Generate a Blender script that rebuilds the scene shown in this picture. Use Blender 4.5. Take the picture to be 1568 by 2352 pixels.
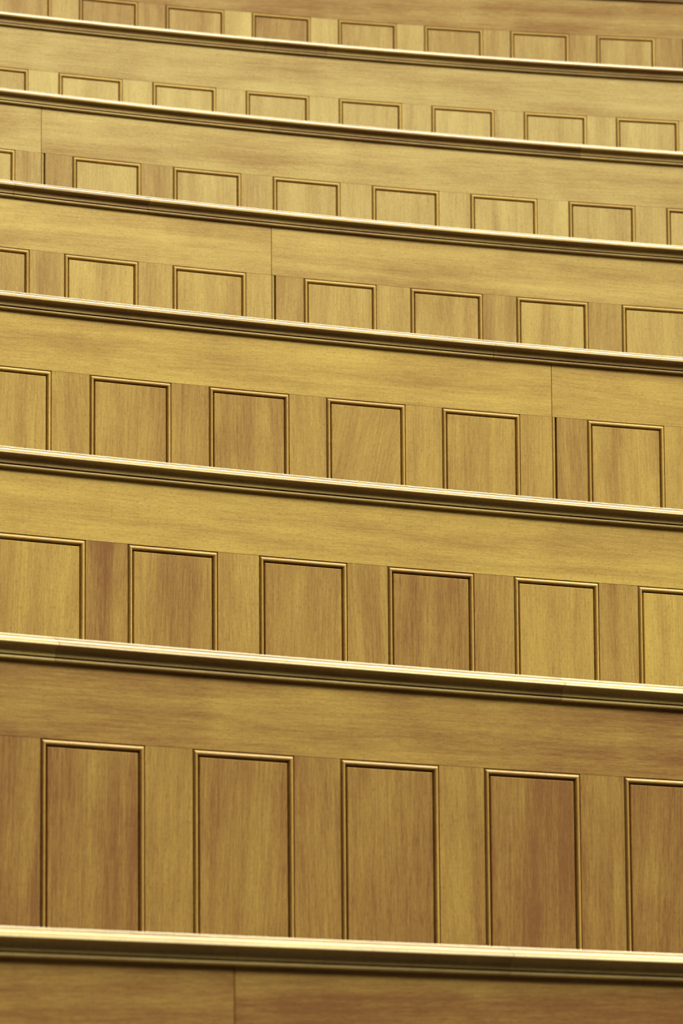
import bpy, math, random
from mathutils import Vector

random.seed(7)
scene = bpy.context.scene
for o in list(bpy.data.objects):
    bpy.data.objects.remove(o)
COL = scene.collection

# ------------------------------------------------------------------ camera
EYE = 1.6                                   # camera height over the floor of the well
F_PX = 10679.3                              # focal length in pixels of the 1568 x 2352 frame
PITCH = 0.15404
cd = bpy.data.cameras.new('camera')
cam = bpy.data.objects.new('camera', cd)
COL.objects.link(cam)
cam.location = (0, 0, EYE)
cam.rotation_euler = (math.pi / 2 + PITCH, 0, 0)
cd.sensor_fit = 'VERTICAL'
cd.sensor_height = 36.0
cd.sensor_width = 24.0
cd.lens = F_PX * 36.0 / 2352.0
cd.clip_end = 200
cd.dof.use_dof = True
cd.dof.focus_distance = 7.9
cd.dof.aperture_fstop = 15.0
scene.camera = cam

# ------------------------------------------------------------------ world, daylight, exposure
w = bpy.data.worlds.new('world')
scene.world = w
w.use_nodes = True
bg = w.node_tree.nodes['Background']
bg.inputs['Color'].default_value = (1.0, 0.97, 0.88, 1)
bg.inputs['Strength'].default_value = 0.04

def area(name, loc, target, sx, sy, power, col):
    l = bpy.data.lights.new(name, 'AREA')
    l.shape = 'RECTANGLE'; l.size = sx; l.size_y = sy
    l.energy = power; l.color = col
    o = bpy.data.objects.new(name, l)
    COL.objects.link(o)
    o.location = loc
    d = Vector(target) - Vector(loc)
    o.rotation_euler = d.to_track_quat('-Z', 'Y').to_euler()
    return o

# daylight: tall windows high on the right of the hall, and the glazed roof over the well;
# an invented window on the rear wall (added_window_1) is added to brighten the rail tops
area('high_window_light', (14.0, 7.0, 14.8), (0.0, 8.0, 3.0), 6.0, 5.0, 5200, (1.0, 0.96, 0.72))
area('roof_light', (5.2, 2.2, 12.8), (5.2, 2.2, 0.0), 7.0, 7.0, 1250, (1.0, 0.96, 0.74))

vs = scene.view_settings
vs.view_transform = 'Standard'
vs.look = 'None'
vs.gamma = 1.0
vs.use_curve_mapping = False
vs.exposure = 0.0

# ------------------------------------------------------------------ materials
def srgb(r, g, b):
    f = lambda c: ((c / 255) / 12.92) if c / 255 <= 0.04045 else (((c / 255) + 0.055) / 1.055) ** 2.4
    return (f(r), f(g), f(b), 1)

def node(nt, t, **kw):
    n = nt.nodes.new(t)
    for k, v in kw.items():
        setattr(n, k, v)
    return n

def make_wood(name, gold, brown, rough, coat, spec=0.5):
    m = bpy.data.materials.new(name)
    m.use_nodes = True
    nt = m.node_tree
    L = nt.links.new
    bs = nt.nodes['Principled BSDF']
    uv = node(nt, 'ShaderNodeUVMap', uv_map='grain')
    oi = node(nt, 'ShaderNodeObjectInfo')
    sep = node(nt, 'ShaderNodeSeparateColor')
    L(oi.outputs['Color'], sep.inputs[0])
    def math_(op, a, b=None, c=None):
        n = node(nt, 'ShaderNodeMath', operation=op)
        for i, x in enumerate((a, b, c)):
            if x is None: continue
            if isinstance(x, (int, float)): n.inputs[i].default_value = x
            else: L(x, n.inputs[i])
        return n.outputs[0]
    ang = math_('MULTIPLY', math_('SUBTRACT', sep.outputs[2], 0.5), 0.5)
    rot = node(nt, 'ShaderNodeVectorRotate', rotation_type='Z_AXIS')
    L(uv.outputs[0], rot.inputs['Vector']); L(ang, rot.inputs['Angle'])
    off = node(nt, 'ShaderNodeCombineXYZ')
    L(math_('MULTIPLY', oi.outputs['Random'], 37.0), off.inputs[0])
    L(math_('MULTIPLY', oi.outputs['Random'], 91.0), off.inputs[1])
    add = node(nt, 'ShaderNodeVectorMath', operation='ADD')
    L(rot.outputs[0], add.inputs[0]); L(off.outputs[0], add.inputs[1])
    def noise(sx, sy, detail, dist=0.0, rough_=0.5):
        mp = node(nt, 'ShaderNodeVectorMath', operation='MULTIPLY')
        L(add.outputs[0], mp.inputs[0]); mp.inputs[1].default_value = (sx, sy, 1)
        n = node(nt, 'ShaderNodeTexNoise', noise_dimensions='2D')
        n.inputs['Scale'].default_value = 1.0
        n.inputs['Detail'].default_value = detail
        n.inputs['Distortion'].default_value = dist
        n.inputs['Roughness'].default_value = rough_
        L(mp.outputs[0], n.inputs['Vector'])
        return n.outputs[0]
    ribbon = noise(1.6, 26, 2.0, 0.3)
    blotch = noise(5, 8, 2.0, 0.5)
    streak = noise(11, 260, 4.0, 0.15, 0.7)
    fibre = noise(55, 900, 2.0, 0.2, 0.6)
    pores = noise(150, 1500, 1.0, 0.3)
    # where between golden and brown this board lies
    t = math_('ADD', sep.outputs[0], math_('MULTIPLY', math_('SUBTRACT', ribbon, 0.5), math_('MULTIPLY_ADD', sep.outputs[1], 1.5, 0.25)))
    t = math_('ADD', t, math_('MULTIPLY', math_('SUBTRACT', blotch, 0.5), math_('MULTIPLY_ADD', sep.outputs[1], 0.9, 0.15)))
    t = math_('ADD', t, math_('MULTIPLY', math_('SUBTRACT', streak, 0.5), 0.75))
    t = math_('ADD', t, math_('MULTIPLY', math_('SUBTRACT', fibre, 0.5), 0.55))
    cl = node(nt, 'ShaderNodeClamp'); L(t, cl.inputs[0]); cl.inputs[1].default_value = -0.1; cl.inputs[2].default_value = 1.1
    mix = node(nt, 'ShaderNodeMix', data_type='RGBA', clamp_factor=False)
    L(cl.outputs[0], mix.inputs[0])
    sheen_mix = node(nt, 'ShaderNodeMix', data_type='RGBA')     # pale sheen of the upper rows, put into the wood colour
    L(math_('SUBTRACT', 1.0, oi.outputs['Alpha']), sheen_mix.inputs[0])
    sheen_mix.inputs[6].default_value = gold; sheen_mix.inputs[7].default_value = srgb(208, 190, 136)
    L(sheen_mix.outputs[2], mix.inputs[6]); mix.inputs[7].default_value = brown
    pr = node(nt, 'ShaderNodeMapRange', clamp=True)
    L(pores, pr.inputs[0]); pr.inputs[1].default_value = 0.57; pr.inputs[2].default_value = 0.72
    dark = math_('MULTIPLY', pr.outputs[0], 0.40)
    mul = node(nt, 'ShaderNodeMix', data_type='RGBA', blend_type='MIX')
    L(dark, mul.inputs[0]); L(mix.outputs[2], mul.inputs[6])
    mul.inputs[7].default_value = tuple(0.34 * c for c in brown[:3]) + (1,)
    L(mul.outputs[2], bs.inputs['Base Color'])
    bs.inputs['Roughness'].default_value = rough
    bs.inputs['IOR'].default_value = 1.5
    bs.inputs['Specular IOR Level'].default_value = spec
    bs.inputs['Coat Weight'].default_value = coat
    bs.inputs['Coat Roughness'].default_value = 0.22
    bp = node(nt, 'ShaderNodeBump')
    bp.inputs['Strength'].default_value = 0.25
    bp.inputs['Distance'].default_value = 0.0003
    L(math_('SUBTRACT', streak, dark), bp.inputs['Height'])
    L(bp.outputs[0], bs.inputs['Normal'])
    return m

def make_plain(name, col, rough, nscale=6.0, amt=0.08):
    m = bpy.data.materials.new(name)
    m.use_nodes = True
    nt = m.node_tree; L = nt.links.new
    bs = nt.nodes['Principled BSDF']
    tc = node(nt, 'ShaderNodeTexCoord')
    n = node(nt, 'ShaderNodeTexNoise'); n.inputs['Scale'].default_value = nscale; n.inputs['Detail'].default_value = 5
    L(tc.outputs['Object'], n.inputs['Vector'])
    mix = node(nt, 'ShaderNodeMix', data_type='RGBA')
    L(n.outputs[0], mix.inputs[0])
    mix.inputs[6].default_value = tuple(c * (1 - amt) for c in col[:3]) + (1,)
    mix.inputs[7].default_value = tuple(min(1, c * (1 + amt)) for c in col[:3]) + (1,)
    L(mix.outputs[2], bs.inputs['Base Color'])
    bs.inputs['Roughness'].default_value = rough
    return m

GOLD, BROWN = srgb(214, 182, 92), srgb(146, 104, 54)
WOOD = make_wood('varnished_mahogany', GOLD, BROWN, 0.5, 0.0, 0.3)
RAILWOOD = make_wood('polished_mahogany_rail', srgb(216, 188, 108), srgb(126, 84, 40), 0.38, 0.0)
BEADWOOD = make_wood('mahogany_bead', srgb(216, 182, 98), srgb(158, 112, 58), 0.38, 0.0)
FLOORM = make_plain('dark_floor_boards', srgb(58, 42, 30), 0.6, 3.0, 0.2)
SEATM = make_plain('dark_seat_cloth', srgb(52, 36, 30), 0.85, 40.0, 0.15)
BACKM = make_plain('dark_stained_backing', srgb(64, 44, 28), 0.6, 5.0, 0.15)
PLASTER = make_plain('cream_plaster', srgb(228, 222, 204), 0.85, 4.0, 0.03)

def make_glow_pane(name, col, strength):
    m = bpy.data.materials.new(name)
    m.use_nodes = True
    bs = m.node_tree.nodes['Principled BSDF']
    bs.inputs['Base Color'].default_value = (0.8, 0.8, 0.8, 1)
    bs.inputs['Emission Color'].default_value = col
    bs.inputs['Emission Strength'].default_value = strength
    return m
GLOW_PANE = make_glow_pane('added_window_glow', (1.0, 0.97, 0.76, 1), 17.0)  # glow of the added rear window

# ------------------------------------------------------------------ rows of benches
LEAN = 0.01412
PITCH_P = 0.24          # panel to panel
PANEL_W = 0.16392       # outside of the beads
TOP_V = 0.1360          # rail top down to the top of the panels
BOT_V = 0.500
END = 2.4
ROWS = {                # distance, rail height over the eye, heading, curvature, first panel
    1: (5.3546, 0.3334, 0.5823, 0.0565, -0.1456 - 0.067 - PANEL_W - 2 * PITCH_P),
    2: (6.3958, 0.7841, 0.5798, 0.0798, -0.4830),
    3: (7.4398, 1.2084, 0.5296, 0.0868, -0.6343),
    4: (8.4212, 1.6539, 0.4718, 0.0935, -0.7525),
    5: (9.3541, 2.0663, 0.4249, 0.1259, -0.8587),
    6: (10.2431, 2.4771, 0.3793, 0.1154, -0.9471),
    7: (11.1350, 2.8925, 0.3197, 0.1199, -0.9682),
    8: (12.0923, 3.3461, 0.2848, 0.1406, -0.9707)}
BREAK = {1: (2, 0.0650), 4: (4, 0.0654), 5: (2, 0.0529), 6: (0, 0.0597)}   # extra gap after this panel
BOARD_JOINT = {1: [-0.1456], 4: [0.4386], 5: [-0.158], 6: [-0.7216]}
RAIL_JOINT = {1: [0.2315], 2: [-0.4637, 0.3678], 4: [0.3143], 5: [-0.7339, -0.4365], 6: [-0.1716, 0.5797], 7: [-0.2002, -0.0413]}
BENCH_H = 0.95          # rail top over its own step

class Row:
    def __init__(self, k):
        self.k = k
        self.Z, h, self.th, self.ka, self.ph = ROWS[k]
        self.h = h + EYE
        self.floor = self.h - BENCH_H
        x, y, z = self.raw(0, 0, 0)
        self.base = Vector((x, y, self.floor))
    def raw(self, s, v, q):
        a = self.th - self.ka * s
        X = (math.sin(self.th) - math.sin(a)) / self.ka
        Y = self.Z + (math.cos(a) - math.cos(self.th)) / self.ka
        o = v * math.sin(LEAN) + q
        return (X + math.sin(a) * o, Y - math.cos(a) * o, self.h - v * math.cos(LEAN))
    def p(self, s, v, q):
        return Vector(self.raw(s, v, q)) - self.base

def link(name, verts, faces, uvs, mat, parent=None, color=(0.5, 0.3, 0.5), smooth=None):
    me = bpy.data.meshes.new(name)
    me.from_pydata([tuple(v) for v in verts], [], faces)
    lay = me.uv_layers.new(name='grain')
    for poly in me.polygons:
        for li in poly.loop_indices:
            lay.data[li].uv = uvs[me.loops[li].vertex_index]
    me.materials.append(mat)
    if smooth:
        me.shade_smooth()
        me.set_sharp_from_angle(angle=math.radians(smooth))
    me.update()
    o = bpy.data.objects.new(name, me)
    COL.objects.link(o)
    o.color = (*color[:3], color[3] if len(color) > 3 else 1)
    if parent is not None:
        o.parent = parent
    return o

def seg(s0, s1, step):
    n = max(1, int(math.ceil((s1 - s0) / step)))
    return [s0 + (s1 - s0) * i / n for i in range(n + 1)]

def slab(row, name, s0, s1, v0, v1, qf, qb, ch, mat, parent, color, vertical=False, step=0.12):
    """a board with chamfered front edges, bent along the row"""
    S = [s0] + [min(max(s, s0 + ch), s1 - ch) for s in seg(s0, s1, step)] + [s1]
    V = [v0, v0 + ch, v1 - ch, v1]
    ns = len(S)
    verts, uvs, faces = [], [], []
    for j, v in enumerate(V):
        for i, s in enumerate(S):
            edge = j in (0, 3) or i in (0, ns - 1)
            verts.append(row.p(s, v, qf - ch if edge else qf))
            uvs.append((v, s) if vertical else (s, v))
    for j in range(3):
        for i in range(ns - 1):
            a = j * ns + i
            faces.append((a, a + ns, a + ns + 1, a + 1))
    nb = len(verts)
    for v in (v0, v1):
        for x in S:
            verts.append(row.p(x, v, qb)); uvs.append((v, x + 0.03) if vertical else (x, v + 0.03))
    b0, b1, f1 = nb, nb + ns, 3 * ns
    for i in range(ns - 1):
        faces.append((b0 + i, b0 + i + 1, b1 + i + 1, b1 + i))
        faces.append((i, i + 1, b0 + i + 1, b0 + i))
        faces.append((f1 + i, b1 + i, b1 + i + 1, f1 + i + 1))
    e = ns - 1
    faces.append((0, b0, b1, f1, 2 * ns, ns))
    faces.append((e, ns + e, 2 * ns + e, f1 + e, b1 + e, b0 + e))
    return link(name, verts, faces, uvs, mat, parent, color)

def sweep(row, name, prof, s0, s1, mat, parent, color, step=0.08, smooth=35):
    """a moulding: closed profile of (q, z) in metres swept along the row"""
    S = seg(s0, s1, step)
    n = len(prof)
    per = [0]
    for i in range(1, n):
        per.append(per[-1] + math.dist(prof[i], prof[i - 1]))
    verts, uvs, faces = [], [], []
    for s in S:
        for i, (q, z) in enumerate(prof):
            verts.append(row.p(s, -z, q)); uvs.append((s, per[i]))
    for a in range(len(S) - 1):
        for i in range(n):
            j = (i + 1) % n
            faces.append((a * n + i, a * n + j, (a + 1) * n + j, (a + 1) * n + i))
    faces.append(tuple(range(n - 1, -1, -1)))
    e = (len(S) - 1) * n
    faces.append(tuple(e + i for i in range(n)))
    return link(name, verts, faces, uvs, mat, parent, color, smooth)

MM = 0.001
CAP = [(q * MM, z * MM) for q, z in [
    (-36, -34), (-38, -8), (-37, -3), (-34, -0.6), (-30, 0), (-1, 0), (0.6, -0.1), (2.4, -0.8), (2.4, -1.1), (2.1, -1.3), (2.5, -1.6),
    (5.0, -2.6), (5.0, -3.1), (4.4, -3.5), (4.9, -3.9), (8.0, -4.8), (11.2, -6.3), (13.8, -8.2), (15.4, -10.2), (15.9, -11.8), (15.4, -13.0),
    (13.4, -13.9), (10.6, -14.9), (8.2, -16.8), (6.9, -19.6), (6.3, -23.0), (6.6, -25.4), (6.6, -26.8), (1.6, -27.0), (1.6, -28.6), (3.9, -28.7),
    (5.3, -29.6), (5.8, -31.0), (5.5, -32.6), (4.6, -33.7), (3.2, -34.2), (0, -34.4)]]
# bead round a panel: distance in from the stile, depth
BEAD = [(t * MM, q * MM) for t, q in [
    (0.0, -14), (0.1, -8), (1.2, -8), (1.3, -1.4), (1.9, 0.2), (3.1, 1.2), (4.8, 1.5), (6.5, 1.1), (7.7, -0.2), (8.3, -2.0),
    (8.4, -9), (13.0, -9.5), (13.0, -14)]]

def bead_frame(row, s0, s1, v0, v1, parent, color):
    verts, uvs, faces = [], [], []
    n = 8
    for t, q in BEAD:
        a, b, c, d = s0 + t, s1 - t, v0 + t, v1 - t
        m, mv = (s0 + s1) / 2, (v0 + v1) / 2
        # the corners are doubled so that the grain follows each length
        ring = [(a, c), (b, c), (b, c), (b, d), (b, d), (a, d), (a, d), (a, c)]
        for i, (s, v) in enumerate(ring):
            verts.append(row.p(s, v, q))
            uvs.append((s, t + 0.1 * (i // 2)) if i in (0, 1, 4, 5) else (v, t + 0.1 * (i // 2)))
    for r in range(len(BEAD) - 1):
        for i in (0, 2, 4, 6):
            faces.append((r * n + i, r * n + i + 1, (r + 1) * n + i + 1, (r + 1) * n + i))
    return link('bead_moulding', verts, faces, uvs, BEADWOOD, parent, color, 35)

LABEL = {
    1: 'nearest wooden bench at the bottom edge, only blurred cap rail and dark board showing',
    2: 'panelled wooden bench showing the tallest brown panels, second from the bottom of the photo',
    3: 'panelled wooden bench with one smooth dark brown stile, third from the bottom',
    4: 'panelled wooden bench with a dark board joint near the right edge, fourth from the bottom',
    5: 'panelled wooden bench with a board joint near the middle, fifth from the bottom',
    6: 'panelled wooden bench with a board joint near the left edge, third from the top',
    7: 'palest yellow panelled wooden bench, second from the top, unbroken top board',
    8: 'hazy greyish brown panelled bench at the top edge, its cap rail nearly out of view'}

# how brown each piece is, left to right as seen (panel, stile to its right)
TINT = {
    1: ([.6], [.6], .85),
    2: ([.90, .80, .84, .96, .92], [.66, .80, .72, .84, .8], .74),
    3: ([.48, .66, .66, .76, .42, .32], [.90, .50, .66, .72, .74, .5], .34),
    4: ([.42, .60, .64, .56, .52, .50], [.52, .62, .56, .46, .50, .46], .36),
    5: ([.55, .26, .40, .40, .46, .30, .30], [.52, .42, .40, .40, .44, .48, .3], .30),
    6: ([.20, .24, .26, .32, .30, .18, .34, .2], [.44, .52, .34, .22, .30, .24, .30, .3], .28),
    7: ([.34, .20, .10, .24, .20, .12, .20, .20, .2], [.04, .12, .24, .14, .20, .22, .20, .16, .2], .30),
    8: ([.6, .68, .46, .68, .52, .52, .44, .40, .6], [.35, .58, .18, .20, .24, .44, .52, .66, .4], .72)}

RAIL_TINT = {1: [.35, .35], 2: [.25, .4, .25], 3: [.42], 4: [.5, .55], 5: [.55, .62, .55], 6: [.56, .64, .48], 7: [.6, .7, .6], 8: [.8]}
TILT = {(4, 3): .95, (3, 1): .56}     # slanting grain of single panels
ROW_SHEEN = {1: 0, 2: 0, 3: .05, 4: .1, 5: .35, 6: .6, 7: .7, 8: .6}  # how much painted sheen pales the wood of each row

def build_bench(k):
    sheen_a = 1 - ROW_SHEEN[k]
    row = Row(k)
    rt = bpy.data.objects.new('lecture_bench', None)
    rt.empty_display_size = 0.2
    COL.objects.link(rt)
    rt.location = row.base
    rt['label'] = LABEL[k]; rt['category'] = 'bench'; rt['group'] = 'curved rows of panelled lecture benches'
    rnd = random.Random(100 + k)
    P, S_, board_t = TINT[k]
    jit = lambda a: a + rnd.uniform(-0.03, 0.03)
    # cap rail, jointed
    cuts = [-END] + RAIL_JOINT.get(k, []) + [END]
    for i in range(len(cuts) - 1):
        tr = RAIL_TINT.get(k, [.45, .5])[i % len(RAIL_TINT.get(k, [.45, .5]))]
        sweep(row, 'cap_rail', CAP, cuts[i] + (0.0004 if i else 0), cuts[i + 1] - (0.0004 if i < len(cuts) - 2 else 0), RAILWOOD, rt, (jit(tr), .25, .5))
    # top board
    cuts = [-END] + BOARD_JOINT.get(k, []) + [END]
    for i in range(len(cuts) - 1):
        slab(row, 'top_board', cuts[i] + (0.0006 if i else 0), cuts[i + 1] - (0.0006 if i < len(cuts) - 2 else 0), 0.0344, TOP_V - 0.00005, 0, -0.020, 0.00015,
             WOOD, rt, (board_t + (0.06 if i else 0), .42, .5 + rnd.uniform(-.06, .06), sheen_a))
    # panels and stiles
    first = int(math.floor((-END - row.ph) / PITCH_P)) + 1
    bi, bx = BREAK.get(k, (99, 0))
    pans = []
    i = first
    while True:
        s0 = row.ph + PITCH_P * i + (bx if i > bi else 0)
        if s0 < -END + 0.03:
            i += 1; continue
        if s0 + PANEL_W > END - 0.02: break
        pans.append((i, s0, s0 + PANEL_W)); i += 1
    for i, s0, s1 in pans:
        tp = P[i] if 0 <= i < len(P) else rnd.uniform(.3, .6)
        t = 0.0110
        pn = slab(row, 'panel', s0 + t, s1 - t, TOP_V + t, BOT_V - t, -0.0002, -0.016, 0.0008, WOOD, rt,
                  (tp, .27 + rnd.uniform(-.1, .12), TILT.get((k, i), .5 + rnd.uniform(-.10, .10)), sheen_a), True)
        bead_frame(row, s0, s1, TOP_V, BOT_V, pn, (jit(.25 + .4 * tp), .2, .5))
    edges = [(-END, pans[0][1], None)] + [(pans[j][2], pans[j + 1][1], pans[j][0]) for j in range(len(pans) - 1)] + [(pans[-1][2], END, pans[-1][0])]
    for a, b, i in edges:
        ts = S_[i] if (i is not None and 0 <= i < len(S_)) else (.98 if k == 2 and i == -1 else rnd.uniform(.3, .6))
        args = dict(mat=WOOD, parent=rt, vertical=True)
        c = lambda x: (x, .27 + rnd.uniform(-.1, .15), .5 + rnd.uniform(-.12, .12), sheen_a)
        if i == bi:
            j = BOARD_JOINT[k][0]
            slab(row, 'stile', a + .0002, j - .0003, TOP_V + .00005, BOT_V, -0.0002, -0.02, 0.00015, color=c(ts), **args)
            slab(row, 'joint_bead', j + .0006, j + .0060, TOP_V + .0002, BOT_V, 0.0, -0.02, 0.0012, color=c(ts), **args)
            slab(row, 'stile', j + .0100, b - .0002, TOP_V + .00005, BOT_V, -0.0002, -0.02, 0.00015, color=c(ts + .16), **args)
        else:
            slab(row, 'stile', a + .0002, b - .0002, TOP_V + .00005, BOT_V, -0.0002, -0.02, 0.00015, color=c(ts), **args)
    slab(row, 'bottom_rail', -END, END, BOT_V + .0004, 0.62, 0, -0.02, .0006, WOOD, rt, (.5, .3, .5))
    slab(row, 'kick_board', -END, END, 0.6205, BENCH_H, -0.004, -0.02, .0006, WOOD, rt, (.7, .3, .5))
    slab(row, 'backing_board', -END, END, 0.030, BENCH_H, -0.0203, -0.034, .0006, BACKM, rt, (.8, .3, .5))
    # seat for the row in front of the panels
    slab(row, 'seat', -END, END, 0.535, 0.562, 0.34, 0.0006, .004, SEATM, rt, (.6, .3, .5))
    for s in (-2.0, -1.2, -0.4, 0.4, 1.2, 2.0):
        slab(row, 'seat_bracket', s - .015, s + .015, 0.563, BENCH_H, 0.24, 0.0008, .002, WOOD, rt, (.75, .3, .5), True)
    return row

# ------------------------------------------------------------------ stepped floor, back wall
def structure(o):
    o['kind'] = 'structure'
    return o

rows = {k: Row(k) for k in ROWS}
SS = [-END + 2 * END * i / 24 for i in range(25)]
verts, faces, uvs = [], [], []
def strip(A, B):
    n0 = len(verts)
    for a, b in zip(A, B):
        verts.extend([a, b]); uvs.extend([(a[0], a[1]), (b[0], b[1])])
    for i in range(len(A) - 1):
        faces.append((n0 + 2 * i, n0 + 2 * i + 2, n0 + 2 * i + 3, n0 + 2 * i + 1))
def line(row, q, z):
    out = []
    for s in SS:
        x, y, _ = row.raw(s, BENCH_H, q)
        out.append((x, y, z))
    return out
r1 = rows[1]
strip([(x, -3.0, 0.0) for x in (-6 + 12 * i / 24 for i in range(25))], line(r1, 0.95, 0.0))
strip(line(r1, 0.95, 0.0), line(r1, 0.95, r1.floor))
strip(line(r1, 0.95, r1.floor), line(r1, -0.036, r1.floor))
for k in range(1, 8):
    a, b = rows[k], rows[k + 1]
    strip(line(a, -0.036, a.floor), line(a, -0.036, b.floor))
    strip(line(a, -0.036, b.floor), line(b, -0.036, b.floor))
r8 = rows[8]
top = r8.floor + 0.45
strip(line(r8, -0.036, r8.floor), line(r8, -0.036, top))
strip(line(r8, -0.036, top), [(x, 14.6, top) for x in (-4 + 8 * i / 24 for i in range(25))])
structure(link('floor', verts, faces, uvs, FLOORM))

def box(name, lo, hi, mat):
    v = [(x, y, z) for x in (lo[0], hi[0]) for y in (lo[1], hi[1]) for z in (lo[2], hi[2])]
    f = [(0, 1, 3, 2), (4, 6, 7, 5), (0, 4, 5, 1), (2, 3, 7, 6), (0, 2, 6, 4), (1, 5, 7, 3)]
    return link(name, v, f, [(a[0], a[2]) for a in v], mat)
structure(box('wall_back', (-6, 14.6, 0), (6, 14.9, 10.0), PLASTER))

# invented window to light the rail tops: frame, with its glazing bars as parts
wf = structure(box('added_window_1', (-4.6, 14.44, 5.6), (5.6, 14.58, 5.7), PLASTER))
for lo, hi in (((-4.6, 14.44, 9.9), (5.6, 14.58, 10.0)), ((-4.6, 14.44, 5.7), (-4.5, 14.58, 9.9)), ((5.5, 14.44, 5.7), (5.6, 14.58, 9.9))):
    b = box('added_window_frame', lo, hi, PLASTER); b.parent = wf
for i in range(1, 6):
    x = -4.5 + i * 10.0 / 6
    b = box('added_glazing_bar', (x - 0.03, 14.46, 5.7), (x + 0.03, 14.52, 9.9), PLASTER); b.parent = wf

for i in range(6):
    x = -4.5 + i * 10.0 / 6
    b = box('glow_pane', (x + 0.03, 14.54, 5.7), (x + 10.0 / 6 - 0.03, 14.56, 9.9), GLOW_PANE); b.parent = wf  # emissive panes, added to put highlights on the rails

for k in ROWS:
    build_bench(k)
